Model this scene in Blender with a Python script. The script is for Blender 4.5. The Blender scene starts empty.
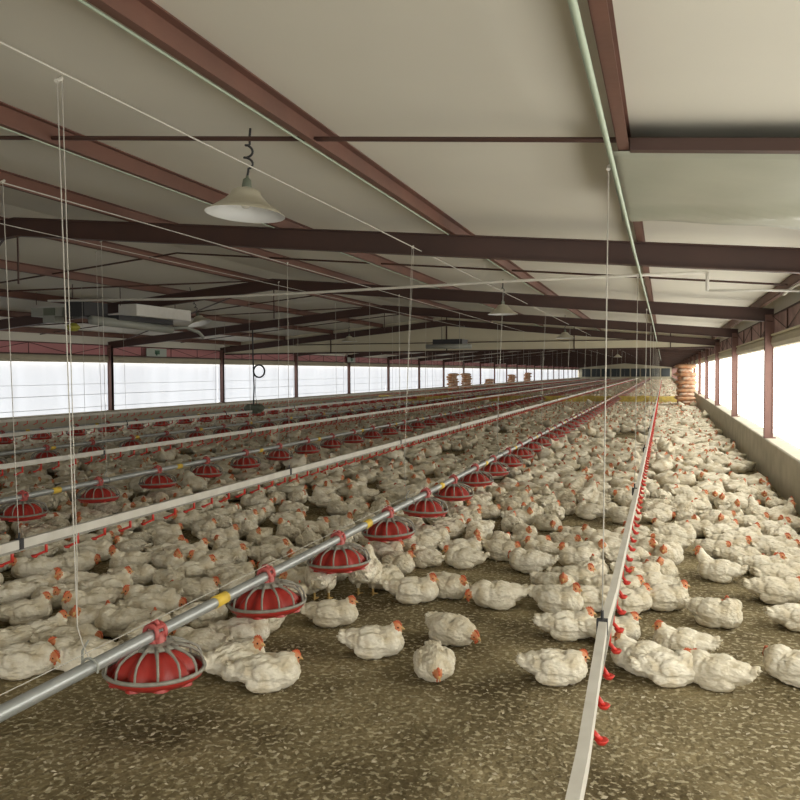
import bpy, bmesh, math, random
import numpy as np
from mathutils import Vector, Matrix, noise
random.seed(7)
SC = bpy.context.scene
COL = SC.collection
PI = math.pi

# ------------------------------------------------------------------ measures (metres)
XR, XL = 1.1755, -12.049          # inner faces of the two low side walls
XM = (XR + XL) / 2                # ridge
BAY = 5.0
def FY(n): return (n + 0.1793) * BAY
N0, N1 = -1, 25                   # first and last roof frame
Y0, Y1 = FY(N0) - 0.1, FY(N1) + 0.15
CURB = 0.4785
EAVE, RIDGE = 1.9015, 2.5275      # underside of the frames
SL = (RIDGE - EAVE) / (XR - XM)
def beamz(x): return RIDGE - SL * abs(x - XM)
BD = 0.16                         # rafter depth
PD = 0.10                         # purlin depth
def ceilz(x): return beamz(x) + BD + PD
DIST = 818.72                     # lens in pixels of an 800 px frame

# ------------------------------------------------------------------ camera
th, pt, ro = 0.3112, 0.033, 0.006
c, s = math.cos, math.sin
R = Vector((c(th), s(th), 0)); D = Vector((-s(th)*c(pt), c(th)*c(pt), -s(pt))); U = Vector((-s(th)*s(pt), c(th)*s(pt), c(pt)))
R2 = R*c(ro) - U*s(ro); U2 = R*s(ro) + U*c(ro)
cam = bpy.data.cameras.new('camera'); camo = bpy.data.objects.new('camera', cam); COL.objects.link(camo)
camo.matrix_world = Matrix(((R2.x, U2.x, -D.x, 0), (R2.y, U2.y, -D.y, 0), (R2.z, U2.z, -D.z, 1.3), (0, 0, 0, 1)))
cam.sensor_width = 36; cam.lens = DIST / 800 * 36; cam.clip_start = 0.05; cam.clip_end = 400
SC.camera = camo
CAMP = Vector((0, 0, 1.3))
def see(x, y, z):
    p = Vector((x, y, z)) - CAMP; d = p.dot(D)
    if d < .05: return None
    return 400 + DIST*p.dot(R2)/d, 400 - DIST*p.dot(U2)/d, d
def ground(px, py, z=0.0):        # where a place measured in the photograph stands on the floor
    r = D + R2*((px-400)/DIST) - U2*((py-400)/DIST)
    t = (z - 1.3) / r.z
    return CAMP.x + r.x*t, CAMP.y + r.y*t

# ------------------------------------------------------------------ materials
def mat(name, col, rough=.6, metal=0., noise_amt=0., noise_scale=8., col2=None, bump=0., bump_scale=60., spec=.5, trans=0., detail=4, objrand=0.):
    m = bpy.data.materials.new(name); m.use_nodes = True
    nt = m.node_tree; b = nt.nodes['Principled BSDF']
    b.inputs['Base Color'].default_value = (*col, 1); b.inputs['Roughness'].default_value = rough
    b.inputs['Metallic'].default_value = metal; b.inputs['Specular IOR Level'].default_value = spec
    if trans: b.inputs['Transmission Weight'].default_value = trans
    tc = nt.nodes.new('ShaderNodeTexCoord')
    if noise_amt > 0:
        n = nt.nodes.new('ShaderNodeTexNoise'); n.inputs['Scale'].default_value = noise_scale; n.inputs['Detail'].default_value = detail
        nt.links.new(tc.outputs['Object'], n.inputs['Vector'])
        r = nt.nodes.new('ShaderNodeMapRange'); r.inputs['From Min'].default_value = .38; r.inputs['From Max'].default_value = .68
        r.inputs['To Max'].default_value = noise_amt
        nt.links.new(n.outputs['Fac'], r.inputs['Value'])
        mx = nt.nodes.new('ShaderNodeMix'); mx.data_type = 'RGBA'
        mx.inputs[6].default_value = (*col, 1); mx.inputs[7].default_value = (*(col2 or tuple(x*.5 for x in col)), 1)
        nt.links.new(r.outputs[0], mx.inputs[0]); nt.links.new(mx.outputs[2], b.inputs['Base Color'])
    if bump > 0:
        n = nt.nodes.new('ShaderNodeTexNoise'); n.inputs['Scale'].default_value = bump_scale; n.inputs['Detail'].default_value = 5
        nt.links.new(tc.outputs['Object'], n.inputs['Vector'])
        bp = nt.nodes.new('ShaderNodeBump'); bp.inputs['Strength'].default_value = bump; bp.inputs['Distance'].default_value = .01
        nt.links.new(n.outputs['Fac'], bp.inputs['Height']); nt.links.new(bp.outputs[0], b.inputs['Normal'])
    return m

M = {}
M['steel'] = mat('shaded_oxide_steel', (.066, .030, .021), .55, 0, .6, 3, (.046, .023, .017), .1, 30)  # same red-oxide paint as the purlins, with shade put into the colour
M['steel2'] = mat('purlin_red_oxide', (.165, .076, .053), .6, 0, .6, 2.5, (.11, .055, .040), .1, 30)
M['ceil'] = mat('cream_ceiling_board', (.70, .68, .60), .75, 0, .5, .6, (.58, .56, .485), .06, 3)
M['cream'] = mat('cream_board', (.62, .57, .42), .7, 0, .3, 1.5, (.55, .50, .36))
M['concrete'] = mat('concrete_render', (.50, .465, .375), .9, 0, .7, 4, (.36, .33, .255), .3, 40)
M['steel3'] = mat('pale_column_paint', (.21, .115, .095), .65, 0, .6, 3, (.15, .08, .07), .1, 30)  # column paint, paler and less red than the rafters
M['pink'] = mat('faded_pink_panel', (.52, .22, .23), .7, 0, .4, 2, (.42, .20, .20))
M['pink2'] = mat('dusty_pink_panel', (.40, .25, .235), .7, 0, .9, 5, (.22, .14, .13))
M['beige'] = mat('beige_rolled_sheet', (.44, .40, .30), .8, 0, .5, 4, (.37, .33, .25))
M['white'] = mat('white_plastic', (.70, .69, .64), .45, 0, .4, 12, (.60, .58, .52))
M['rail'] = mat('white_rail', (.66, .64, .57), .5, 0, .5, 9, (.50, .47, .40))
M['galv'] = mat('galvanised_tube', (.42, .44, .43), .38, .45, .5, 12, (.30, .32, .31))
M['red'] = mat('red_plastic', (.42, .035, .025), .38, 0, .5, 14, (.28, .025, .02))
M['redn'] = mat('pinkish_red_plastic', (.46, .085, .075), .5, 0, .6, 22, (.36, .10, .09))
M['redd'] = mat('bright_red_plastic', (.62, .045, .03), .4)
M['grill'] = mat('grey_grill', (.31, .30, .25), .5, 0, .6, 25, (.15, .14, .12))
M['yellow'] = mat('yellow_tape', (.72, .50, .06), .55)
M['dark'] = mat('dark_rubber', (.03, .03, .032), .6)
M['olive'] = mat('olive_paint', (.12, .14, .10), .6)
M['greyp'] = mat('grey_casing', (.30, .31, .27), .55)
M['green'] = mat('pale_green_tube', (.36, .43, .33), .5)
M['shade'] = mat('enamel_shade', (.50, .47, .36), .45, 0, .5, 10, (.40, .36, .26))
M['shadein'] = mat('white_enamel', (.74, .76, .76), .4)
M['bulb'] = mat('frosted_bulb', (.75, .74, .68), .25)
M['twine'] = mat('pale_twine', (.52, .50, .44), .8)
M['sackw'] = mat('woven_sack_white', (.74, .64, .52), .85, 0, 1, 7, (.50, .20, .08), .3, 60)
M['sacko'] = mat('woven_sack_orange', (.48, .22, .10), .85, 0, 1, 6, (.60, .42, .28), .3, 60)
M['net'] = mat('yellow_netting', (.70, .54, .14), .8, 0, .7, 9, (.34, .26, .08))
M['endpad'] = mat('dark_cooling_pad', (.07, .08, .085), .9)
M['comb'] = mat('comb_skin', (.60, .13, .045), .55, 0, .6, 60, (.46, .09, .04))
M['face'] = mat('face_skin', (.56, .17, .065), .6, 0, .9, 60, (.62, .33, .15))
M['beak'] = mat('beak_horn', (.58, .36, .13), .45)
M['leg'] = mat('leg_skin', (.60, .40, .14), .6)
M['eye'] = mat('dark_eye', (.02, .012, .01), .15)
M['notice'] = mat('pale_notice', (.42, .47, .42), .6)
M['noticeg'] = mat('green_print', (.06, .16, .09), .6)
M['sheet'] = mat('grey_green_film', (.36, .37, .30), .38, 0, .5, 3, (.30, .31, .25), .15, 6)
M['flake'] = mat('pale_shaving', (.58, .52, .38), .9, 0, 1, 5, (.36, .30, .18))

def feather():
    m = bpy.data.materials.new('white_feathers'); m.use_nodes = True
    nt = m.node_tree; b = nt.nodes['Principled BSDF']; L = nt.links.new
    b.inputs['Roughness'].default_value = .85; b.inputs['Specular IOR Level'].default_value = .15
    tc = nt.nodes.new('ShaderNodeTexCoord')
    n = nt.nodes.new('ShaderNodeTexNoise'); n.inputs['Scale'].default_value = 14; n.inputs['Detail'].default_value = 6
    L(tc.outputs['Object'], n.inputs['Vector'])
    ramp = nt.nodes.new('ShaderNodeValToRGB'); e = ramp.color_ramp.elements
    e[0].position = .30; e[0].color = (.56, .47, .30, 1)
    e[1].position = .56; e[1].color = (.84, .795, .66, 1)
    L(n.outputs['Fac'], ramp.inputs['Fac'])
    oi = nt.nodes.new('ShaderNodeObjectInfo'); ge = nt.nodes.new('ShaderNodeNewGeometry')
    ad = nt.nodes.new('ShaderNodeMath'); ad.operation = 'ADD'
    L(oi.outputs['Random'], ad.inputs[0]); L(ge.outputs['Random Per Island'], ad.inputs[1])
    fr = nt.nodes.new('ShaderNodeMath'); fr.operation = 'FRACT'; L(ad.outputs[0], fr.inputs[0])
    mr = nt.nodes.new('ShaderNodeMapRange'); mr.inputs['To Min'].default_value = 0; mr.inputs['To Max'].default_value = .45
    L(fr.outputs[0], mr.inputs['Value'])
    mx = nt.nodes.new('ShaderNodeMix'); mx.data_type = 'RGBA'; mx.inputs[7].default_value = (.62, .55, .40, 1)
    L(mr.outputs[0], mx.inputs[0]); L(ramp.outputs[0], mx.inputs[6]); L(mx.outputs[2], b.inputs['Base Color'])
    # fluffy relief, stretched along the bird
    mp = nt.nodes.new('ShaderNodeMapping'); mp.inputs['Scale'].default_value = (45, 110, 110)
    L(tc.outputs['Object'], mp.inputs['Vector'])
    n2 = nt.nodes.new('ShaderNodeTexNoise'); n2.inputs['Scale'].default_value = 1; n2.inputs['Detail'].default_value = 4
    L(mp.outputs[0], n2.inputs['Vector'])
    v = nt.nodes.new('ShaderNodeTexVoronoi'); v.inputs['Scale'].default_value = .55; L(mp.outputs[0], v.inputs['Vector'])
    ad2 = nt.nodes.new('ShaderNodeMath'); ad2.operation = 'ADD'; L(n2.outputs['Fac'], ad2.inputs[0]); L(v.outputs['Distance'], ad2.inputs[1])
    bp = nt.nodes.new('ShaderNodeBump'); bp.inputs['Strength'].default_value = .8; bp.inputs['Distance'].default_value = .006
    L(ad2.outputs[0], bp.inputs['Height']); L(bp.outputs[0], b.inputs['Normal'])
    return m
M['feather'] = feather()

def litter():
    m = bpy.data.materials.new('litter_floor'); m.use_nodes = True
    nt = m.node_tree; b = nt.nodes['Principled BSDF']; L = nt.links.new
    b.inputs['Roughness'].default_value = .95; b.inputs['Specular IOR Level'].default_value = .15
    tc = nt.nodes.new('ShaderNodeTexCoord')
    def nz(sc, det=6):
        n = nt.nodes.new('ShaderNodeTexNoise'); n.inputs['Scale'].default_value = sc; n.inputs['Detail'].default_value = det
        L(tc.outputs['Object'], n.inputs['Vector']); return n
    a = nz(2.2); r1 = nt.nodes.new('ShaderNodeValToRGB'); e = r1.color_ramp.elements
    e[0].position = .35; e[0].color = (.115, .088, .043, 1); e[1].position = .66; e[1].color = (.30, .245, .135, 1)
    L(a.outputs['Fac'], r1.inputs['Fac'])
    g = nz(42, 8); r2 = nt.nodes.new('ShaderNodeValToRGB'); e = r2.color_ramp.elements
    e[0].position = .54; e[0].color = (0, 0, 0, 1); e[1].position = .60; e[1].color = (1, 1, 1, 1)
    L(g.outputs['Fac'], r2.inputs['Fac'])
    mx = nt.nodes.new('ShaderNodeMix'); mx.data_type = 'RGBA'; mx.inputs[7].default_value = (.50, .44, .29, 1)
    ml = nt.nodes.new('ShaderNodeMath'); ml.operation = 'MULTIPLY'; ml.inputs[1].default_value = .8
    L(r2.outputs[0], ml.inputs[0]); L(ml.outputs[0], mx.inputs[0]); L(r1.outputs[0], mx.inputs[6])
    L(mx.outputs[2], b.inputs['Base Color'])
    h = nz(30, 8); bp = nt.nodes.new('ShaderNodeBump'); bp.inputs['Strength'].default_value = .8; bp.inputs['Distance'].default_value = .03
    L(h.outputs['Fac'], bp.inputs['Height']); L(bp.outputs[0], b.inputs['Normal'])
    return m
M['litter'] = litter()

def curtain(name, col, strength, stripes):
    m = bpy.data.materials.new(name); m.use_nodes = True
    nt = m.node_tree; b = nt.nodes['Principled BSDF']; L = nt.links.new
    b.inputs['Base Color'].default_value = (.6, .6, .58, 1); b.inputs['Roughness'].default_value = .6
    tc = nt.nodes.new('ShaderNodeTexCoord')
    mp = nt.nodes.new('ShaderNodeMapping'); mp.inputs['Scale'].default_value = (1, 2.2, .35) if not stripes else (1, .6, 26)
    L(tc.outputs['Object'], mp.inputs['Vector'])
    n = nt.nodes.new('ShaderNodeTexNoise'); n.inputs['Scale'].default_value = 1.6 if not stripes else 1.0; n.inputs['Detail'].default_value = 5
    L(mp.outputs[0], n.inputs['Vector'])
    r = nt.nodes.new('ShaderNodeMapRange'); r.inputs['From Min'].default_value = .3; r.inputs['From Max'].default_value = .7
    r.inputs['To Min'].default_value = strength*.86; r.inputs['To Max'].default_value = strength*1.08
    L(n.outputs['Fac'], r.inputs['Value'])
    b.inputs['Emission Color'].default_value = (*col, 1); L(r.outputs[0], b.inputs['Emission Strength'])
    return m
EL, ER = 0.80, 4.6
M['curtain_left'] = curtain('daylit_curtain_cool', (.90, .94, 1.0), EL, False)
M['curtain_right'] = curtain('daylit_curtain_warm', (1.0, .965, .88), ER, True)

# ------------------------------------------------------------------ mesh helpers
class MB:
    def __init__(self): self.v = []; self.f = []; self.m = []
    def add(self, vs, fs, mi=0):
        b = len(self.v); self.v += [tuple(p) for p in vs]; self.f += [tuple(b+i for i in f) for f in fs]; self.m += [mi]*len(fs)
        return self
    def box(self, x0, x1, y0, y1, z0, z1, mi=0):
        return self.add([(x0,y0,z0),(x1,y0,z0),(x1,y1,z0),(x0,y1,z0),(x0,y0,z1),(x1,y0,z1),(x1,y1,z1),(x0,y1,z1)],
                 [(0,3,2,1),(4,5,6,7),(0,1,5,4),(1,2,6,5),(2,3,7,6),(3,0,4,7)], mi)
    def tube(self, pts, r, n=8, mi=0, closed=False, cap=True):
        pts = [Vector(p) for p in pts]; rings = []; k = len(pts); vs = []; fs = []
        prev = None
        for i, p in enumerate(pts):
            if closed: d = pts[(i+1) % k] - pts[i-1]
            else: d = pts[min(i+1, k-1)] - pts[max(i-1, 0)]
            d.normalize()
            if prev is None:
                a = Vector((0, 0, 1)) if abs(d.z) < .9 else Vector((1, 0, 0))
                u = d.cross(a).normalized()
            else: u = (prev - d*prev.dot(d)).normalized()
            prev = u; w = d.cross(u); rr = r[i] if isinstance(r, (list, tuple)) else r
            vs += [p + (u*c(2*PI*j/n) + w*s(2*PI*j/n))*rr for j in range(n)]
        for i in range(k if closed else k-1):
            a, b_ = i*n, ((i+1) % k)*n
            fs += [(a+j, a+(j+1) % n, b_+(j+1) % n, b_+j) for j in range(n)]
        if cap and not closed: fs += [tuple(range(n))[::-1], tuple((k-1)*n+j for j in range(n))]
        return self.add(vs, fs, mi)
    def lathe(self, prof, n=24, o=(0, 0, 0), mi=0, flute=0., nf=8):
        vs = []; fs = []
        for (r, z) in prof:
            for j in range(n):
                a = 2*PI*j/n; rr = r*(1 + flute*c(a*nf)); vs.append((o[0]+rr*c(a), o[1]+rr*s(a), o[2]+z))
        for i in range(len(prof)-1):
            fs += [(i*n+j, i*n+(j+1) % n, (i+1)*n+(j+1) % n, (i+1)*n+j) for j in range(n)]
        return self.add(vs, fs, mi)
    def prism(self, poly, axis, a0, a1, mi=0):      # poly: 2D loop; axis 'x'/'y'
        n = len(poly)
        f3 = (lambda p, t: (p[0], t, p[1])) if axis == 'y' else (lambda p, t: (t, p[0], p[1]))
        vs = [f3(p, a0) for p in poly] + [f3(p, a1) for p in poly]
        fs = [(i, (i+1) % n, n+(i+1) % n, n+i) for i in range(n)] + [tuple(range(n))[::-1], tuple(range(n, 2*n))]
        return self.add(vs, fs, mi)
    def build(self, name, mats, parent=None, smooth=False, loc=None):
        me = bpy.data.meshes.new(name); me.from_pydata(self.v, [], self.f)
        for m in (mats if isinstance(mats, (list, tuple)) else [mats]): me.materials.append(m)
        if any(self.m): me.polygons.foreach_set('material_index', self.m)
        if smooth: me.polygons.foreach_set('use_smooth', [True]*len(self.f))
        bm = bmesh.new(); bm.from_mesh(me); bmesh.ops.recalc_face_normals(bm, faces=bm.faces); bm.to_mesh(me); bm.free()
        o = bpy.data.objects.new(name, me); COL.objects.link(o)
        if parent: o.parent = parent
        if loc: o.location = loc
        return o
def tag(o, label, cat, group=None):
    o['label'] = label; o['category'] = cat
    if group: o['group'] = group
    return o
def struct(o): o['kind'] = 'structure'; return o
def empty(name, loc=(0, 0, 0), rz=0.):
    o = bpy.data.objects.new(name, None); COL.objects.link(o); o.location = loc; o.rotation_euler = (0, 0, rz); o.empty_display_size = .1
    return o
KIDS = {}
def copy_thing(root, kids):
    r = root.copy(); COL.objects.link(r)
    for ch, sub in kids:
        d = ch.copy(); COL.objects.link(d); d.parent = r
        for g in sub:
            e = g.copy(); COL.objects.link(e); e.parent = d
    return r
ORD = ['first', 'second', 'third', 'fourth', 'fifth', 'sixth', 'seventh', 'eighth', 'ninth', 'tenth', 'eleventh', 'twelfth']
def nth(k):
    if k < 12: return ORD[k]
    k += 1; return '%d%s' % (k, 'th' if 10 <= k % 100 <= 20 else {1: 'st', 2: 'nd', 3: 'rd'}.get(k % 10, 'th'))

# ------------------------------------------------------------------ shell
fl = MB(); NX, NY = 24, 60
fl.add([(XL-.35+(XR-XL+.7)*i/NX, Y0-.3+(Y1-Y0+.6)*j/NY, 0) for j in range(NY+1) for i in range(NX+1)],
       [(j*(NX+1)+i, j*(NX+1)+i+1, (j+1)*(NX+1)+i+1, (j+1)*(NX+1)+i) for j in range(NY) for i in range(NX)])
struct(fl.build('floor', M['litter']))
ce = MB(); xe0, xe1 = XL-.35, XR+.35
ce.prism([(xe0, ceilz(xe0)), (XM, ceilz(XM)), (xe1, ceilz(xe1)), (xe1, ceilz(xe1)+.06), (XM, ceilz(XM)+.06), (xe0, ceilz(xe0)+.06)], 'y', Y0-.3, Y1+.3)
struct(ce.build('ceiling', M['ceil']))
for side, x, sg in (('left', XL, -1), ('right', XR, 1)):
    w = MB()
    w.prism([(x, 0), (x, CURB-.012), (x+sg*.012, CURB), (x+sg*.26, CURB), (x+sg*.26, 0)], 'y', Y0, Y1)
    struct(w.build('wall_'+side, M['concrete']))
    # coloured strip under the eaves with a light lattice of rods
    t = MB(); xo = x + sg*.10
    t.box(min(xo, xo+sg*.02), max(xo, xo+sg*.02), Y0, Y1, 1.735, 1.985)
    tr = struct(t.build('trim_1' if sg < 0 else 'trim_2', M['pink' if sg < 0 else 'pink2']))
    t = MB(); t.box(min(xo+sg*.002, xo+sg*.02), max(xo+sg*.002, xo+sg*.02), Y0, Y1, 1.985, ceilz(xo)+.03); struct(t.build('trim_7' if sg < 0 else 'trim_8', M['ceil']))
    k = MB(); xa = xo - sg*.012
    k.tube([(xa, Y0, 1.742), (xa, Y1, 1.742)], .011, 5); k.tube([(xa, Y0, 1.972), (xa, Y1, 1.972)], .010, 5)
    y = FY(-1)
    while y < FY(22):
        for q in range(4):
            ya = y + q*BAY/4; k.tube([(xa, ya, 1.742), (xa, ya, 1.972)], .008, 4)
            za, zb = (1.75, 1.965) if q % 2 else (1.965, 1.75)
            k.tube([(xa, ya, za), (xa, ya+BAY/4, zb)], .006, 4)
        y += BAY
    struct(k.build('truss_rods', M['steel'], tr))
    b = MB(); xb = x + sg*.085
    pr = [(xb+sg*.05, 1.575), (xb+sg*.005, 1.585), (xb-sg*.018, 1.63), (xb-sg*.012, 1.69), (xb+sg*.01, 1.73), (xb+sg*.05, 1.735)]
    b.prism(pr, 'y', Y0, Y1); struct(b.build('trim_3' if sg < 0 else 'trim_4', M['beige']))
    b = MB(); b.box(min(xb-sg*.02, xb+sg*.01), max(xb-sg*.02, xb+sg*.01), Y0, Y1, 1.722, 1.742)
    struct(b.build('trim_5' if sg < 0 else 'trim_6', M['cream' if sg > 0 else 'steel']))
# daylit curtains, one to a bay, with two wires across each
wn = 0
for side, x, sg in (('left', XL, -1), ('right', XR, 1)):
    for n in range(N0, N1):
        wn += 1; m_ = MB(); xc = x + sg*.20; ya, yb = FY(n), FY(n+1)
        nz_, ny_ = 10, 14; vs = []; fs = []
        for i in range(nz_+1):
            for j in range(ny_+1):
                z = CURB-.01 + (1.60-CURB)*i/nz_; y = ya + (yb-ya)*j/ny_
                vs.append((xc + .010*noise.noise(Vector((n*3.1, y*1.3, z*3))), y, z))
        fs = [(i*(ny_+1)+j, i*(ny_+1)+j+1, (i+1)*(ny_+1)+j+1, (i+1)*(ny_+1)+j) for i in range(nz_) for j in range(ny_)]
        m_.add(vs, fs)
        wo = struct(m_.build('window_%d' % wn, M['curtain_'+side], smooth=True))
        if n < 20:
            k = MB()
            for z in (.585, .865, 1.10): k.tube([(x+sg*.14, ya, z), (x+sg*.14, ya+BAY/2, z-.008), (x+sg*.14, yb, z)], .0035 if z > 1 else .005, 4)
            struct(k.build('wire', M['greyp'], wo))
# the end walls: the far one closed, with dark cooling pads; the near one behind the camera with its doorway open
e = MB(); e.prism([(xe0, 0), (xe1, 0), (xe1, ceilz(xe1)), (XM, ceilz(XM)), (xe0, ceilz(xe0))], 'y', Y1, Y1+.15)
ew = struct(e.build('wall_back', M['cream']))
for k in range(9):
    p = MB(); x0 = XL+.4+k*1.42; p.box(x0, x0+1.22, Y1-.08, Y1, .55, 1.75); struct(p.build('panel', M['endpad'], ew))
e = MB()
dx0, dx1, dz = -3.4, 0.9, 1.9
def pent(x0, x1, z0): return [(x0, z0), (x1, z0), (x1, ceilz(x1)), (x0, ceilz(x0))]
e.prism(pent(xe0, dx0, 0), 'y', Y0-.15, Y0); e.prism(pent(dx1, xe1, 0), 'y', Y0-.15, Y0)
e.prism([(dx0, dz), (dx1, dz), (dx1, ceilz(dx1)), (XM, ceilz(XM)), (dx0, ceilz(dx0))], 'y', Y0-.15, Y0)
struct(e.build('wall_front', M['cream']))

# ------------------------------------------------------------------ roof frames
def ibeam_x(mb, xa, xb, y, w=.075, d=BD, t=.010):       # follows the roof slope from xa to xb
    za, zb = beamz(xa), beamz(xb)
    for (z0, z1, y0, y1) in ((0, t, -w/2, w/2), (d-t, d, -w/2, w/2), (t, d-t, -.006, .006)):
        mb.add([(xa, y+y0, za+z0), (xb, y+y0, zb+z0), (xb, y+y1, zb+z0), (xa, y+y1, za+z0), (xa, y+y0, za+z1), (xb, y+y0, zb+z1), (xb, y+y1, zb+z1), (xa, y+y1, za+z1)],
               [(0, 3, 2, 1), (4, 5, 6, 7), (0, 1, 5, 4), (1, 2, 6, 5), (2, 3, 7, 6), (3, 0, 4, 7)])
def column(x, sg, y):
    mb = MB(); a, b = sorted((x, x+sg*.012)); mb.box(a, b, y-.045, y+.045, CURB, beamz(x)+.08)
    a, b = sorted((x+sg*.088, x+sg*.1)); mb.box(a, b, y-.045, y+.045, CURB, beamz(x)+.08)
    a, b = sorted((x, x+sg*.1)); mb.box(a, b, y-.035, y+.035, CURB, beamz(x)+.08)
    a, b = sorted((x-sg*.0, x+sg*.13)); mb.box(a, b, y-.06, y+.06, CURB, CURB+.012)
    return mb
for n in range(N0, N1+1):
    y = FY(n); f = empty('roof_frame', (0, 0, 0))
    lab = 'brown steel roof frame with sloping rafters and side columns, '
    if n < 1: lab += 'almost above the camera' if n == 0 else 'behind the camera'
    else: lab += '%s ahead of the camera' % nth(n-1)
    tag(f, lab, 'roof frame', 'steel roof frames across the house')
    for (xa, xb) in ((XR+.1, XM), (XM, XL-.1)):
        m_ = MB(); ibeam_x(m_, xa, xb, y); m_.build('rafter', M['steel'], f)
    column(XR, 1, y).build('column', M['steel3'], f); column(XL, -1, y).build('column', M['steel3'], f)
    if n <= 8:
        m_ = MB(); m_.box(XM-.006, XM+.006, y-.006, y+.006, beamz(XM)-.42, beamz(XM)); m_.build('drop_rod', M['steel'], f)
# purlins lie on the frames along the whole house
def purlin(x, lab):
    z0 = beamz(x)+BD; k = -SL if x > XM else SL
    m_ = MB(); w = .022
    for (xa, xb, za, zb) in ((x-w, x-w+.006, 0, PD), (x-w, x+w, 0, .006), (x-w, x+w, PD-.006, PD)):
        m_.add([(xx, yy, z0+zz+k*(xx-x)-.001) for yy in (Y0, Y1) for (xx, zz) in ((xa, za), (xb, za), (xb, zb), (xa, zb))],
               [(0, 1, 2, 3), (7, 6, 5, 4), (0, 4, 5, 1), (1, 5, 6, 2), (2, 6, 7, 3), (3, 7, 4, 0)])
    o = m_.build('purlin', M['steel2'])
    tag(o, lab, 'purlin', 'purlins running down the roof')
PX = [1.12, -.155, -1.47, -2.89, -4.22, -5.8, -7.2, -8.65, -10.1, -11.5]
PN = ['red-brown roof purlin running just above the row of columns by bright windows'] + \
     ['red-brown steel roof purlin under cream ceiling, %s from the bright window wall' % nth(k) for k in range(1, 10)]
for x, l in zip(PX, PN): purlin(x, l)
# sag rods half way along every bay
for n in range(0, 14):
    y = FY(n)+2.5; m_ = MB(); zo = BD + .035
    if n >= 0:
        m_.tube([(XL+.2, y, beamz(XL+.2)+zo), (XM, y, beamz(XM)+zo), (XR-.05, y, beamz(XR)+zo)], .011, 6)
    tag(m_.build('sag_rod', M['steel']), 'thin dark steel rod tying roof purlins together, %s ahead of the camera' % nth(n), 'tie rod', 'sag rods between purlins')
# crossed bracing in the bays toward the dark side
for k, (a, b) in enumerate((((XL+.3, FY(1)), (XM, FY(2))), ((XM, FY(1)), (XL+.3, FY(2))), ((XL+.3, FY(2)), (XM, FY(3))), ((XM, FY(2)), (XL+.3, FY(3))))):
    m_ = MB(); pts = []
    for t in (0, .25, .5, .75, 1):
        x = a[0]+(b[0]-a[0])*t; y = a[1]+(b[1]-a[1])*t; pts.append((x, y, beamz(x)+BD-.02))
    m_.tube(pts, .012, 6)
    tag(m_.build('brace_rod', M['steel']), ['diagonal brace rod crossing first full roof bay from eave up to ridge', 'diagonal brace rod crossing first full roof bay from ridge down to far eave',
        'diagonal brace rod in the second roof bay rising away from pink eave', 'diagonal brace rod in the second roof bay falling toward pink eave'][k], 'brace', 'roof bracing rods')
# air baffle hung from the fifth frame
yb = FY(4)+.07; zb = 1.865
m_ = MB(); m_.prism([(XL+.02, zb), (XR-.02, zb), (XR-.02, ceilz(XR)-.005), (XM, ceilz(XM)-.005), (XL+.02, ceilz(XL)-.005)], 'y', yb, yb+.02)
bf = m_.build('air_baffle', M['cream']); tag(bf, 'cream gable-shaped baffle board hanging across the roof behind the fourth frame', 'baffle')
m_ = MB(); m_.box(XL+.02, XR-.02, yb-.02, yb+.04, zb-.02, zb+.02); m_.build('bottom_batten', M['steel'], bf)
for x in (XM, XM+3.3, XM-3.3, XM+5.6):
    m_ = MB(); m_.box(x-.012, x+.012, yb-.02, yb, zb, ceilz(x)-.01); m_.build('batten', M['steel'], bf)
m_ = MB(); m_.tube([(XL+.2, yb-.05, 2.10), (XR-.2, yb-.05, 2.08)], .012, 6); m_.build('conduit', M['steel'], bf)

# plastic film tied under the purlins by the bright wall
m_ = MB(); NXs, NYs = 26, 18; vs = []
for j in range(NYs+1):
    for i in range(NXs+1):
        u, v = i/NXs, j/NYs; x = -.215 + 1.40*u; y = 3.42 + (1.28+.18*u)*v
        z = beamz(x)+BD-.006 - .05*math.sin(PI*v)*(.4+.6*math.sin(PI*u)) - .045*max(0, 1-abs((v-.72)+.55*(u-.35))*8) - .05*max(0, v-.8)*5*(.5+.5*u)*.8 + .012*noise.noise(Vector((x*3, y*3, 0)))
        z -= .02*v
        vs.append((x, y, min(z, beamz(x)+BD-.004)))
m_.add(vs, [(j*(NXs+1)+i, j*(NXs+1)+i+1, (j+1)*(NXs+1)+i+1, (j+1)*(NXs+1)+i) for j in range(NYs) for i in range(NXs)])
sh = m_.build('plastic_sheet', M['sheet'], smooth=True)
so = sh.modifiers.new('thick', 'SOLIDIFY'); so.thickness = .002
tag(sh, 'sagging creased grey-green plastic sheet fixed under the ceiling by the bright wall', 'plastic sheet')
m_ = MB(); za, zb_ = beamz(-.12)+BD+.036, beamz(XR)+BD+.036
m_.add([(xx, yy, zz+dz_) for (xx, zz) in ((-.13, za), (XR, zb_)) for yy in (3.38, 3.43) for dz_ in (-.046, 0)], [(0, 1, 3, 2), (4, 6, 7, 5), (0, 4, 5, 1), (2, 3, 7, 6), (0, 2, 6, 4), (1, 5, 7, 3)]); m_.build('batten', M['steel'], sh)

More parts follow.
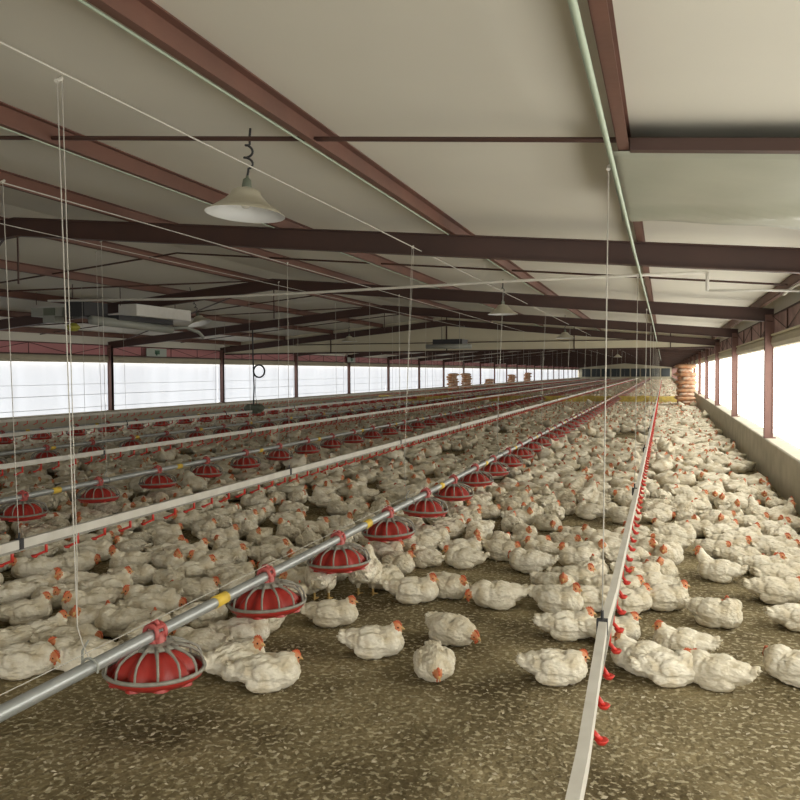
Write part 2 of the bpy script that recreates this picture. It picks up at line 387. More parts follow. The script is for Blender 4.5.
# ------------------------------------------------------------------ conduits and hoist cables under the roof
def line_thing(name, pts, r, m, lab, cat, n=6, grp=None):
    m_ = MB(); m_.tube(pts, r, n); return tag(m_.build(name, m, smooth=True), lab, cat, grp)
line_thing('conduit', [(-6.6, 7.6, 2.135), (-4.9, 7.6, 2.10), (-3.44, 7.6, 2.112), (-1.2, 7.6, 2.15), (.36, 7.6, 2.158)], .014, M['rail'], 'long pale conduit crossing under the roof between first and second frames', 'conduit')
cb = MB(); cb.tube([(.36, 7.6, 2.16), (.36, 7.6, 1.995)], .015, 8); cb.tube([(.36, 7.6, 1.998), (.8, 7.6, 1.985), (1.15, 7.6, 1.965)], .011, 6)
tag(cb.build('conduit_drop', M['white'], smooth=True), 'short white pipe dropping then running to the bright window wall', 'conduit')
cb = MB(); cb.tube([(1.0, 7.9, 1.965), (1.05, 7.6, 2.01), (1.12, 6.9, 2.03), (1.15, 6.2, 2.02)], .009, 6)
tag(cb.build('cable', M['rail'], smooth=True), 'pale cable curving up to the eave beside the first bright column', 'cable')
line_thing('hoist_pipe', [(-.17, Y0+.2, 2.0), (-.165, 5, 2.0), (-.15, 12, 2.01), (-.15, 60, 2.03)], .009, M['green'], 'pale green hoist pipe running above the drinker line nearest bright wall', 'hoist pipe')
for x, z, l in ((-1.72, 2.205, 'white hoist cable running under the frames above the nearest feeder line'),
                (-3.27, 2.30, 'white hoist cable running under the frames above the second drinker line'),
                (-4.85, 2.465, 'white hoist cable running under the frames above the second feeder line')):
    line_thing('hoist_cable', [(x, Y0+.2, z), (x, 20, z), (x, 60, z)], .0035, M['twine'], l, 'cable', 5, 'hoist cables under the roof')
for x, l in ((-1.43, 'pale green conduit clipped beside the third roof purlin'), (-2.84, 'pale green conduit clipped beside the fourth roof purlin')):
    z = beamz(x)+BD+.004
    line_thing('purlin_conduit', [(x-.075, Y0+.2, z), (x-.075, 70, z)], .0045, M['green'], l, 'conduit', 6, 'conduits beside the purlins')

# ------------------------------------------------------------------ pendant lamps
def make_lamp():
    r = empty('pendant_lamp')
    a = MB(); a.lathe([(.186, 0), (.184, .004), (.150, .026), (.100, .062), (.072, .092), (.066, .108), (.050, .116), (.024, .120), (.022, .126)], 40)
    a.lathe([(.186, 0), (.182, .001), (.147, .021), (.097, .057), (.068, .088), (.02, .112)], 40, mi=1)
    sh_ = a.build('lamp_shade', [M['shade'], M['shadein']], r, True)
    a = MB(); a.lathe([(0, .108), (.021, .108), (.023, .135), (.019, .162), (.008, .172), (.006, .182), (0, .182)], 16); a.build('socket', M['olive'], r, True)
    a = MB(); a.lathe([(0, .028), (.014, .031), (.026, .045), (.030, .062), (.024, .085), (.014, .104), (.013, .115)], 18); a.build('bulb', M['bulb'], r, True)
    a = MB(); pts = [(0, 0, .178), (.004, 0, .205)]
    for t in range(0, 30):
        q = t/29; ph = q*PI*4; rad = .026*(1-.35*q); pts.append((rad*math.sin(ph), .006*c(ph), .215+.115*q + .018*(1-c(ph))*.5))
    pts += [(0, 0, .36), (.002, 0, .42), (0, 0, .60)]
    a.tube(pts, .0055, 6)
    a.build('cord', M['dark'], r, True)
    return r
LP = [(-1.865, 3.45, 2.045, 'dusty enamel pendant lamp with wide shade, the nearest, on a knotted cord'),
      (-1.9, 10.1, 2.02, 'small conical pendant lamp hanging second down the roof in the nearest lamp row'),
      (-1.9, 16.85, 1.985, 'third pendant lamp down the nearest row, hanging before the cream baffle'),
      (-1.9, 37.0, 1.93, 'far pendant lamp glimpsed below and beyond the cream baffle'),
      (-6.8, 11.1, 2.08, 'pale pendant lamp tilted beside the hanging heater unit'),
      (-6.8, 17.4, 2.02, 'pale pendant lamp hanging before baffle, beyond the heater unit')]
l0 = make_lamp(); lk = [(o, []) for o in l0.children]
for k, (x, y, z, lab) in enumerate(LP):
    o = l0 if k == 0 else copy_thing(l0, lk)
    o.location = (x, y, z); o.rotation_euler = (0.0, 0, k*.7) if k != 4 else (.0, -.30, 0)
    if k == 0: o.rotation_euler = (-.05, .05, 0)
    tag(o, lab, 'lamp', 'pendant lamps under the roof')

# yellow shade on its wire
r_ = empty('work_lamp', (-8.25, 10.0, 1.94)); tag(r_, 'small yellow-green shaded lamp hanging by the far side heater unit', 'lamp')
a = MB(); a.lathe([(.0, .0), (.06, .004), (.10, .05), (.10, .07), (.05, .115), (.012, .125)], 10); a.build('lamp_shade', mat('yellow_green_shade', (.40, .38, .06), .6), r_)
a = MB(); a.tube([(0, 0, .12), (0, 0, .62)], .006, 6); a.build('cord', M['dark'], r_)

# heater unit slung under the roof
h = empty('heater_unit', (-7.3, 10, 0)); tag(h, 'hanging heater with white box, dark fan and grey tube under the roof', 'heater')
a = MB(); a.box(-.30, .02, .18, 1.62, 2.155, 2.33); o = a.build('white_casing', M['white'], h); bv = o.modifiers.new('b', 'BEVEL'); bv.width = .012; bv.segments = 2
a = MB(); a.box(-.55, -.25, -.62, -.12, 2.10, 2.31); a.box(-.28, -.08, -.1, 1.25, 2.08, 2.15); a.build('dark_frame', M['dark'], h)
a = MB(); a.tube([(-.15, -.6, 2.05), (-.15, .4, 2.03), (-.15, 1.3, 2.01)], .062, 16); a.build('tube', M['greyp'], h, True)
a = MB(); a.tube([(-.15, 1.3, 2.03), (-.02, 1.55, 2.05), (.08, 1.75, 1.98), (.1, 1.85, 1.9)], .028, 10); a.build('hose', M['greyp'], h, True)
a = MB(); a.box(-1.25, -.72, -.50, -.30, 2.13, 2.25); a.box(-1.05, -.85, -.5, -.3, 2.04, 2.13); a.build('fan_housing', M['greyp'], h)
a = MB(); a.box(-1.02, -.84, -.52, -.49, 2.14, 2.24); a.build('fan_opening', M['olive'], h)
a = MB()
for (x, y) in ((-.45, -.6), (-.2, .1), (-.2, 1.5), (-1.2, -.45)): a.tube([(x, y, 2.3), (x, y, beamz(x-7.3)+BD+.08)], .006, 5)
a.build('hanger', M['steel'], h)
g = empty('heater_unit', (-3.2, 17.3, 0)); tag(g, 'small dark hanging unit with a pale tube just before the cream baffle', 'heater')
a = MB(); a.box(-1.55, -.9, -.2, .35, 1.88, 2.02); a.build('dark_frame', M['dark'], g)
a = MB(); a.tube([(-1.7, -.2, 1.87), (-.7, -.2, 1.86)], .05, 12); a.build('tube', M['greyp'], g, True)
a = MB(); a.tube([(-1.4, 0, 2.0), (-1.4, 0, beamz(-4.6)+BD+.08)], .006, 5); a.tube([(-1.0, 0, 2.0), (-1.0, 0, beamz(-4.2)+BD+.08)], .006, 5); a.build('hanger', M['steel'], g)
# small notices on the pink strip
for k, (y, lab) in enumerate(((17.6, 'pale panel with green print over the pink strip, nearer of two'), (31.0, 'pale green panel over the pink strip, farther of two'))):
    a = MB(); xx = XL+.02; a.box(xx-.01, xx+.01, y-.42, y+.42, 1.745, 1.945)
    p = a.build('notice_panel', M['notice']); tag(p, lab, 'sign', 'panels on the pink strip')
    a = MB(); a.box(xx+.01, xx+.013, y-.08, y+.12, 1.80, 1.90); a.box(xx+.01, xx+.013, y-.04, y+.02, 1.77, 1.86); a.build('print', M['noticeg'], p)
# hanging cable with a coil and its motor box
r_ = empty('winch_cable', (-8.9, 16.75, 0)); tag(r_, 'dark hanging cable with coiled ring, ending in a grey box above the birds', 'cable')
a = MB(); a.tube([(0, 0, .58), (.02, 0, 1.0), (0, 0, 1.7), (0, 0, beamz(-8.9)+BD+.1)], .016, 6); a.tube([(.08, 0, .58), (.05, 0, .9), (.07, 0, 1.25)], .006, 5); a.build('cable', M['dark'], r_)
a = MB(); a.tube([(.14+.14*c(t*PI/12), .02, 1.36+.14*s(t*PI/12)) for t in range(24)], .02, 6, closed=True); a.build('cable_coil', M['dark'], r_, True)
a = MB(); a.tube([(-.22, 0, .50), (-.15, 0, .52), (.2, 0, .52), (.25, 0, .50)], [.05, .09, .09, .05], 12); a.box(-.1, .15, -.09, .09, .40, .50); a.build('motor_box', M['olive'], r_)

# ------------------------------------------------------------------ feeder lines with pans
FEED = [(-1.75, 2.52), (-4.7, 4.21), (-7.5, 5.0), (-10.2, 6.2)]
RIM = .235; PIPEZ = .362
for k, (x, y0) in enumerate(FEED):
    r_ = empty('feeder_line', (x, 0, 0)); tag(r_, 'galvanised feed tube running down the house above the litter, %s feeder line from bright wall' % nth(k), 'feeder line', 'feeder lines down the house')
    a = MB(); a.tube([(0, Y0+1.6, PIPEZ)] + [(0, y, PIPEZ+.004*math.sin(y*1.8)) for y in range(2, 121, 6)] + [(0, Y1-2, PIPEZ)], .0225, 14); a.build('feed_tube', M['galv'], r_, True)
    cn = MB(); cn.tube([(.02, Y0+1.6, PIPEZ+.06), (.02, 60, PIPEZ+.06)], .0016, 4); cn.build('shock_wire', M['twine'], r_)
    yj = 2.98 + (0, .7, .35, 1.1)[k]; i = 0
    pm = None
    while yj < 46:
        if pm is None:
            a = MB(); a.tube([(0, -.045, 0), (0, .045, 0)], .0255, 14, cap=True); pm = a.build('joint_sleeve', M['yellow'], r_, True); q = pm
        else: q = pm.copy(); COL.objects.link(q)
        q.location = (0, yj, PIPEZ); q['label'] = 'yellow tape joint'; yj += 1.775

def pan_parts(root=None, detail=True):
    nn = 28 if detail else 10
    P_ = {}
    a = MB(); a.lathe([(.172, .004), (.176, -.002), (.170, -.016), (.150, -.032), (.125, -.040), (.0, -.042), (.0, -.036), (.122, -.035), (.146, -.028), (.166, -.010), (.172, .004)], nn*2 if detail else 12); P_['pan'] = (a, M['red'])
    a = MB(); a.lathe([(.150, -.034), (.143, -.008), (.126, .022), (.102, .046), (.076, .066), (.050, .083), (.030, .092)], 64 if detail else 12, flute=.10 if detail else 0, nf=9); P_['cone'] = (a, M['redd'] if False else M['red'])
    a = MB(); ns = 14 if detail else 7
    a.lathe([(.034, .101), (.068, .097), (.086, .088), (.084, .083), (.066, .091), (.034, .095)], nn)
    for j in range(ns):
        t = 2*PI*(j+.25)/ns; cx, sx = c(t), s(t)
        a.tube([(cx*q, sx*q, z) for q, z in ((.064, .090), (.095, .086), (.130, .075), (.158, .058), (.170, .036), (.175, .004))], [.012, .0075, .0055, .005, .0048, .0045] if detail else .006, 6 if detail else 3)
    a.tube([(.175*c(2*PI*j/(40 if detail else 12)), .175*s(2*PI*j/(40 if detail else 12)), .004) for j in range(40 if detail else 12)], .0078, 7 if detail else 4, closed=True)
    P_['grill'] = (a, M['grill'])
    a = MB(); dz_ = PIPEZ - RIM
    a.lathe([(.048, .088), (.042, .094), (.034, .105), (.033, dz_), (.028, dz_+.004)], 18 if detail else 6)
    if detail:
        for yy in (-.022, .022):       # saddle over the tube
            a.tube([(.030*c(PI*q/8), yy, dz_+.004+.032*s(PI*q/8)) for q in range(-1, 10)], .0085, 6)
        a.tube([(-.02, 0, dz_+.030), (-.012, 0, dz_+.044), (.004, 0, dz_+.048), (.014, 0, dz_+.036)], .008, 6)
        a.box(-.026, .026, -.026, .026, dz_+.023, dz_+.033)
        a.box(-.031, -.020, -.024, .024, dz_-.03, dz_+.01); a.box(.020, .031, -.024, .024, dz_-.03, dz_+.01)
    else: a.box(-.028, .028, -.028, .028, dz_-.01, dz_+.04)
    P_['hanger_neck'] = (a, M['redn'])
    return P_
pans = []
for k, (x, y0) in enumerate(FEED):
    y = y0; i = 0
    while y < 122:
        pp = see(x, y, RIM)
        if pp and -40 < pp[0] < 840 and pp[1] < 720: pans.append((pp[2], x, y, k, i)); i += 1
        y += .885
pans.sort()
hi = None; NHI = 70
lo = MB(); slots = [M['red'], M['grill'], M['redn']]
for nm, mi in (('pan', 0), ('cone', 0), ('grill', 1), ('hanger_neck', 2)):
    a, _ = pan_parts(None, False)[nm]; lo.add(a.v, a.f, mi)
lo0 = None
far = MB()
for j, (d, x, y, k, i) in enumerate(pans):
    lab = 'red pan feeder under grey grill, %s from the front on the %s feeder line' % (nth(i), nth(k))
    if j < NHI:
        if hi is None:
            hi = empty('pan_feeder')
            for nm, (a, m_) in pan_parts().items(): a.build(nm, m_, hi, True)
            hk = [(o, []) for o in hi.children]; o = hi
        else: o = copy_thing(hi, hk)
    elif j < 300:
        if lo0 is None: lo0 = lo.build('pan_feeder', slots, None, True); o = lo0
        else: o = lo0.copy(); COL.objects.link(o)
    else:
        far.add([(p[0]+x, p[1]+y, p[2]+RIM) for p in lo.v], lo.f); far.m[-len(lo.f):] = lo.m; continue
    o.location = (x, y, RIM + random.uniform(-.004, .004)); o.rotation_euler = (random.uniform(-.03, .03), random.uniform(-.04, .04), random.uniform(-.15, .15))
    tag(o, lab, 'feeder', 'pan feeders on the %s feeder line' % nth(k))
if far.v:
    o = far.build('far_pan_feeders', slots); o['kind'] = 'stuff'; o['label'] = 'mass of tiny red pan feeders far down the house'; o['category'] = 'feeder'

# ------------------------------------------------------------------ drinker lines
DRINK = [(-.185, .405, 1, 2.25), (-3.25, .405, -1, 3.44), (-5.9, .445, -1, 5.9), (-8.9, .45, -1, 9.0), (-11.3, .475, -1, 11.4)]
for k, (x, z, sg, ys) in enumerate(DRINK):
    r_ = empty('drinker_line', (x, 0, 0)); tag(r_, 'white drinker rail with red nipple cups above the birds, %s drinker line from bright wall' % nth(k), 'drinker line', 'drinker lines down the house')
    a = MB(); w, hh = .014, .024
    ys_ = [Y0+1.6, 1.9, 2.9, 3.35, 6, 10, 20, 40, 80, Y1-2]
    xo = [.012, .012, -.012, -.004, 0, 0, 0, 0, 0, 0] if k == 0 else [0]*10
    vs = []
    for yy, q in zip(ys_, xo): vs += [(q-w, yy, z-hh), (q+w, yy, z-hh), (q+w, yy, z+hh), (q-w, yy, z+hh)]
    fs = [(0, 1, 2, 3), tuple(len(vs)-4+i for i in (3, 2, 1, 0))]
    for i in range(len(ys_)-1):
        b = i*4; fs += [(b+j, b+4+j, b+4+(j+1) % 4, b+(j+1) % 4) for j in range(4)]
    a.add(vs, fs); a.build('rail', M['rail'], r_)
    if k < 2:
        a = MB(); a.box(-.011, .011, Y0+1.6, 40, z-hh-.014, z-hh+.001); a.build('water_pipe', M['grill'], r_)
    def nip(det):
        a = MB(); n_ = 10 if det else 5
        a.tube([(0, 0, 0), (0, 0, -.062)], .0085 if det else .006, n_)
        q_ = .45 if k == 0 else 1.; a.tube([(0, 0, -.055), (sg*.03*q_, -.012*q_, -.068), (sg*.052*q_, -.022*q_, -.078)], .007 if det else .005, n_)
        a.lathe([(q_r*e_[0], e_[1]) for q_r in (1 if det else .6,) for e_ in ((0, -.090), (.012, -.088), (.020, -.076), (.018, -.074), (.0, -.082))], 14 if det else 6, o=(sg*.055*q_, -.024*q_, 0))
        return a
    n0 = None; y = ys; cnt = 0; lo_ = MB()
    while y < 100:
        if cnt < 100:
            if n0 is None: n0 = nip(True).build('nipple_drinker', M['redd'], r_, True); q = n0
            else: q = n0.copy(); COL.objects.link(q)
            q.location = (.004*random.uniform(-1, 1), y, z-hh); q.rotation_euler = (0, 0, random.uniform(-.25, .25))
        else:
            t = nip(False); lo_.add([(p[0], p[1]+y, p[2]+z-hh) for p in t.v], t.f)
        cnt += 1; y += .25
    if lo_.v: q = lo_.build('far_nipple_drinkers', M['redd'], r_); q['kind'] = 'stuff'
    # clamps where the wires hold the rail
# suspension wires
WIRE = [('drinker', 0, -.2, 2.92, .43, 3.4, lambda x: 2.0), ('feeder', 0, -1.75, 2.17, PIPEZ, 3.5, lambda x: 2.205), ('drinker', 1, -3.25, 3.49, .43, 3.3, lambda x: 2.30),
        ('feeder', 1, -4.7, 6.1, PIPEZ, 3.4, lambda x: 2.465), ('drinker', 2, -5.9, 7.6, .46, 3.4, lambda x: beamz(x)+BD), ('feeder', 2, -7.5, 9.3, PIPEZ, 3.4, lambda x: beamz(x)+BD),
        ('drinker', 3, -8.9, 12.1, .47, 3.4, lambda x: beamz(x)+BD)]
for (kind, k, x, y, z, dy, top) in WIRE:
    i = 0
    while y < 42:
        r_ = empty('suspension_wire', (x, y, 0))
        tag(r_, 'pale twisted wire holding up the %s %s line, %s from the front' % (nth(k), kind, nth(i)), 'wire', 'wires holding the feeder and drinker lines')
        zt = top(x); a = MB(); dxt = -.018 if (kind == 'feeder' and k == 0 and i == 0) else .03 if kind == 'feeder' else .018 if k == 0 else .0; dyt = -.06 if (i == 0 and k) else -.07 if (i == 0 and kind == 'feeder') else .0
        if kind == 'feeder' and k == 0:
            a.tube([(0, 0, z+.02), (-.02, -.01, z+.08), (-.036, -.012, z+.13), (-.034, -.02, z+.34), (dxt-.006, dyt, zt)], .0019, 5)
            a.tube([(-.036, -.012, z+.13), (-.042, .0, z+.36), (dxt+.004, dyt+.01, zt)], .0016, 5)
        else:
            a.tube([(0, 0, z), (dxt*.2, dyt*.2, z+.3), (dxt, dyt, zt)], .0023 if i < 2 else .0032, 5)
        a.build('strand', M['twine'], r_, True)
        a = MB()
        if kind == 'feeder':
            a.tube([(.032*c(t), 0, z-.002+.03*s(t)) for t in [q*PI/6 for q in range(-1, 8)]], .0042, 6); a.tube([(-.03, 0, z-.01), (-.028, 0, z+.05), (-.005, 0, z+.085)], .004, 5)
        else:
            a.box(-.019, .019, -.014, .014, z-.052, z+.004); a.tube([(0, 0, z), (0, 0, z+.035)], .006, 6)
        a.build('hook' if kind == 'feeder' else 'clamp', M['dark'] if kind == 'drinker' else M['greyp'], r_)
        if i < 3:
            a = MB(); a.tube([(dxt, dyt-.012, zt-.008), (dxt, dyt+.012, zt+.008)], .007, 8); a.build('knot', M['twine'], r_)
        y += dy; i += 1

# yellow netting strip lying across the house
m_ = MB(); NXs = 80; vs = []
for j in range(4):
    for i in range(NXs+1):
        x = XL+.15+(XR-XL-.3)*i/NXs; wob = .5*noise.noise(Vector((x*.5, 3.3, 0)))
        vs.append((x, 33.6+j*.06+wob, (0, .15, .28, .32)[j] + .04*noise.noise(Vector((x*2, j, 1)))*(j > 0)))
m_.add(vs, [(j*(NXs+1)+i, j*(NXs+1)+i+1, (j+1)*(NXs+1)+i+1, (j+1)*(NXs+1)+i) for j in range(3) for i in range(NXs)])
o = m_.build('partition_net', M['net']); so = o.modifiers.new('t', 'SOLIDIFY'); so.thickness = .01
tag(o, 'low yellow netting partition crossing the house among the birds', 'partition')

# ------------------------------------------------------------------ sacks in stacks against the side walls
def sack_mesh(seed, m_):
    a = MB(); n1, n2 = 12, 14; rnd = random.Random(seed); vs = []
    for i in range(n1+1):
        u = -1+2*i/n1
        for j in range(n2):
            t = 2*PI*j/n2; k = (1-abs(u)**3.2)**.5 if abs(u) < 1 else .0
            yy = .25*math.copysign(abs(c(t))**.75, c(t))*(.55+.45*k); zz = .085*math.copysign(abs(s(t))**.8, s(t))*max(.08, k)
            w = 1+.10*noise.noise(Vector((u*2+seed, yy*8, zz*8)))
            vs.append((.33*u, yy*w, .085+zz*w))
    a.add(vs, [(i*n2+j, i*n2+(j+1) % n2, (i+1)*n2+(j+1) % n2, (i+1)*n2+j) for i in range(n1) for j in range(n2)]+[tuple(range(n2))[::-1], tuple(n1*n2+j for j in range(n2))])
    return a
SS = [(.80, 30.0, 11, 'by the bright wall', 0), (.72, 30.9, 11, 'behind that by the bright wall', 0), (-11.6, 46.0, 9, 'nearest along the far wall', 1), (-11.6, 49.6, 9, 'second along the far wall', 1),
      (-11.6, 56.5, 6, 'third along the far wall', 1), (-11.6, 65.5, 8, 'fourth along the far wall', 1), (-11.6, 73.5, 9, 'fifth along the far wall', 1)]
sm = [sack_mesh(q, None).build('feed_sack', M['sackw' if q % 2 else 'sacko'], None, True) for q in range(4)]
first = [True]*4; cnt = 0
for si, (x, y, n, where, dk) in enumerate(SS):
    for k in range(n):
        q = (k*3+si) % 4 if not dk else (0, 2, 0, 2, 1)[k % 5]
        if first[q]: o = sm[q]; first[q] = False
        else: o = sm[q].copy(); COL.objects.link(o)
        o.location = (x+random.uniform(-.07, .07), y+random.uniform(-.07, .07), .138*k); o.rotation_euler = (0, 0, (PI/2 if k % 2 else 0)*(.2 if dk else 1)+random.uniform(-.12, .12))
        tag(o, 'woven sack, %s from the floor in stack %s' % (nth(k), where), 'sack', 'stacked sacks')

# ------------------------------------------------------------------ chickens
def ell(bm, ce_, ax, rot=(0, 0, 0), seg=20):
    mx = Matrix.Translation(ce_) @ Matrix.Rotation(rot[2], 4, 'Z') @ Matrix.Rotation(rot[1], 4, 'Y') @ Matrix.Rotation(rot[0], 4, 'X') @ Matrix.Diagonal((*ax, 1))
    bmesh.ops.create_uvsphere(bm, u_segments=seg, v_segments=seg//2+2, radius=1, matrix=mx)
def chain(bm, pts, seg=12):       # overlapping balls between points (x,y,z,r)
    for a, b in zip(pts, pts[1:]):
        d = math.dist(a[:3], b[:3]); n = max(1, int(d/(.5*min(a[3], b[3]))))
        for i in range(n+1):
            t = i/n; p = [a[q]+(b[q]-a[q])*t for q in range(4)]
            ell(bm, p[:3], (p[3],)*3, seg=seg)
def make_bird(spec, seed):
    bm = bmesh.new(); rnd = random.Random(seed)
    up = spec.get('up', 0.)                      # height of the belly when standing
    tl = spec.get('tilt', 0.)
    fat = spec.get('fat', 1.)
    T = Matrix.Translation((0, 0, up)) @ Matrix.Rotation(-tl, 4, 'Y') @ Matrix.Diagonal((.98, 1, 1 if up else .86, 1))
    ell(bm, (-.005, 0, .078), (.118, .090*fat, .076))
    ell(bm, (.062, 0, .074), (.082, .084*fat, .074), (0, -.2, 0)); ell(bm, (.03, 0, .07), (.1, .087*fat, .07))
    ell(bm, (-.085, 0, .086), (.080, .062, .056), (0, .25, 0))
    ell(bm, (-.02, 0, .105), (.085, .062, .055))
    for sg in (-1, 1):
        sp = spec.get('spread', 0.)
        ell(bm, (.000, sg*(.072+.01*sp), .098), (.072, .026, .047), (sg*.25, .12, -sg*.10))
        ell(bm, (-.068, sg*(.062+.012*sp), .096), (.072, .020, .036), (sg*.2, .0, sg*.22))
        ell(bm, (-.125, sg*.044, .097), (.042, .010, .020), (sg*.2, -.12, sg*.30))
        for q in range(3): ell(bm, (-.135-.012*q, sg*(.050-.010*q), .086+.011*q), (.034, .0055, .010), (0, -.15+.1*q, sg*(.22-.05*q)))
        ell(bm, (-.012, sg*.056*fat, .042), (.085, .040, .044), (0, 0, -sg*.06))
    for q in range(7):                           # short tail fan
        t = (q-3)/3; ell(bm, (-.148, .028*t, .118-.006*abs(t)), (.040, .010, .008), (0, .55-.12*abs(t), -t*.35))
    for q in range(10):                          # ragged tufts
        a = rnd.uniform(0, 2*PI); xx = rnd.uniform(-.13, .04); k = (1-(xx/.15)**2)**.5
        ell(bm, (xx, .078*k*c(a), .082+.062*k*s(a)*(1 if s(a) > 0 else .5)), (rnd.uniform(.018, .032), .009, .009), (0, rnd.uniform(-.1, .5), -math.copysign(.25, c(a))))
    # saddle and hackle folds
    hx, hy, hz = spec['head']; nb = spec.get('neckbase', (.075, 0, .115))
    mid = spec.get('mid', ((nb[0]+hx)/2, (nb[1]+hy)/2, (nb[2]+hz)/2))
    chain(bm, [(*nb, .054), (*mid, .040), (hx, hy, hz, .025)])
    for v in bm.verts: v.co = T @ v.co
    hp = T @ Vector((hx, hy, hz))
    hd = spec['dir']; hdx = Vector((c(hd[0])*c(hd[1]), s(hd[0])*c(hd[1]), s(hd[1])))
    ell(bm, hp + hdx*.006, (.030, .0225, .0245), (0, -hd[1], hd[0]), 16)
    if up > 0:
        for sg in (-1, 1):
            chain(bm, [(-.01, sg*.045, up+.035, .036), (-.015, sg*.045, up-.01, .018), (-.02, sg*.045, up-.03, .0095), (-.005, sg*.045, .012, .0085)], 10)
            for t in (-.5, 0, .5, PI): chain(bm, [(-.005, sg*.045, .010, .0075), (-.005+.042*c(t)*(.5 if t == PI else 1), sg*.045+.042*s(t), .006, .006)], 8)
    else:
        for v in bm.verts:
            if v.co.z < .004: v.co.z = .004 + (v.co.z-.004)*.05
    me = bpy.data.meshes.new('tmp'); bm.to_mesh(me); bm.free()
    o = bpy.data.objects.new('tmp', me); COL.objects.link(o)
    rm = o.modifiers.new('r', 'REMESH'); rm.mode = 'VOXEL'; rm.voxel_size = .0050
    sm_ = o.modifiers.new('s', 'SMOOTH'); sm_.factor = .5; sm_.iterations = 3
    dg = bpy.context.evaluated_depsgraph_get(); dg.update()
    m2 = bpy.data.meshes.new_from_object(o.evaluated_get(dg))
    bpy.data.objects.remove(o); bpy.data.meshes.remove(me)
    # plumage: overlapping rows of lifted feather ends
    m2.calc_loop_triangles()
    nrm = [v.normal.copy() for v in m2.vertices]
    for v, nn in zip(m2.vertices, nrm):
        p = v.co; dh = (p-hp).length
        k = min(1, max(0, (dh-.026)/.04))
        if up > 0 and p.z < up-.01: k = 0
        q = Vector((p.x*26 + seed, p.y*48, p.z*48))
        d_ = noise.noise(q)*.0042 + noise.noise(q*2.3)*.0026 + noise.noise(Vector((p.x*9+seed, p.y*12, p.z*12)))*.004 + noise.noise(Vector((p.x*60, p.y*150, p.z*150)))*.0024
        saw = ((p.x*30 + noise.noise(Vector((p.x*6, p.y*30, p.z*30)))*1.1) % 1.0)
        d_ += (1-saw)*.0030*(1 if p.z > up+.04 else .3)
        v.co = p + nn*(d_*k)
        if up == 0 and v.co.z < .0: v.co.z = 0
    m2.materials.clear()
    for mm in ('feather', 'face', 'leg', 'comb', 'beak', 'eye'): m2.materials.append(M[mm])
    fc = hp + hdx*.019 + Vector((0, 0, .004))
    for p in m2.polygons:
        p.use_smooth = True; ctr = p.center
        if (ctr-fc).length < .0290 + .006*noise.noise(ctr*120): p.material_index = 1
        elif up > 0 and ctr.z < up-.035: p.material_index = 2
    # head furniture, as own little meshes in bird space
    side = Vector((-s(hd[0]), c(hd[0]), 0)); upv = hdx.cross(side)*-1
    if upv.z < 0: upv = -upv
    F = lambda f, l, u: hp + hdx*(f*1.05+.0065) + side*l*1.10 + upv*u*1.10
    cb_ = MB(); prof = [(-.016, .017), (-.012, .024), (-.007, .023), (-.003, .030), (.002, .026), (.006, .032), (.011, .026), (.015, .028), (.019, .020), (.024, .018), (.027, .008), (.012, .012)]
    n_ = len(prof); vs = [F(a, -.0035, b) for a, b in prof]+[F(a, .0035, b) for a, b in prof]
    cb_.add(vs, [(i, (i+1) % n_, n_+(i+1) % n_, n_+i) for i in range(n_)]+[tuple(range(n_))[::-1], tuple(range(n_, 2*n_))])
    bk = MB()
    ring = [F(.024, .008*c(t), .001+.008*s(t)) for t in [q*PI/3 for q in range(6)]]; ring2 = [F(.036, .004*c(t), -.001+.0045*s(t)) for t in [q*PI/3 for q in range(6)]]
    bk.add(ring+ring2+[F(.044, 0, -.006)], [(i, (i+1) % 6, 6+(i+1) % 6, 6+i) for i in range(6)]+[(6+i, 6+(i+1) % 6, 12) for i in range(6)]+[(5, 4, 3, 2, 1, 0)])
    wt = MB()
    for sg in (-1, 1):
        vs = []; 
        for i in range(5):
            z_, r_ = ((-.010, .003), (-.016, .007), (-.023, .0085), (-.030, .007), (-.034, .002))[i]
            for j in range(6): vs.append(F(.020+.8*r_*c(j*PI/3), sg*(.006)+r_*.4*s(j*PI/3), z_*.85))
        wt.add(vs, [(i*6+j, i*6+(j+1) % 6, (i+1)*6+(j+1) % 6, (i+1)*6+j) for i in range(4) for j in range(6)]+[tuple(range(24, 30))])
    ey = MB()
    for sg in (-1, 1):
        pc = F(.012, sg*.0195, .004); vs = []; n5 = 8
        vs = [pc + hdx*.0042*c(t)*q + upv*.0042*s(t)*q + side*sg*(.0035*(1-q)) for q in (1, .6) for t in [2*PI*j/n5 for j in range(n5)]] + [pc+side*sg*.0035]
        ey.add(vs, [(j, (j+1) % n5, n5+(j+1) % n5, n5+j) for j in range(n5)]+[(n5+j, n5+(j+1) % n5, 2*n5) for j in range(n5)])
    return m2, cb_, bk, wt, ey

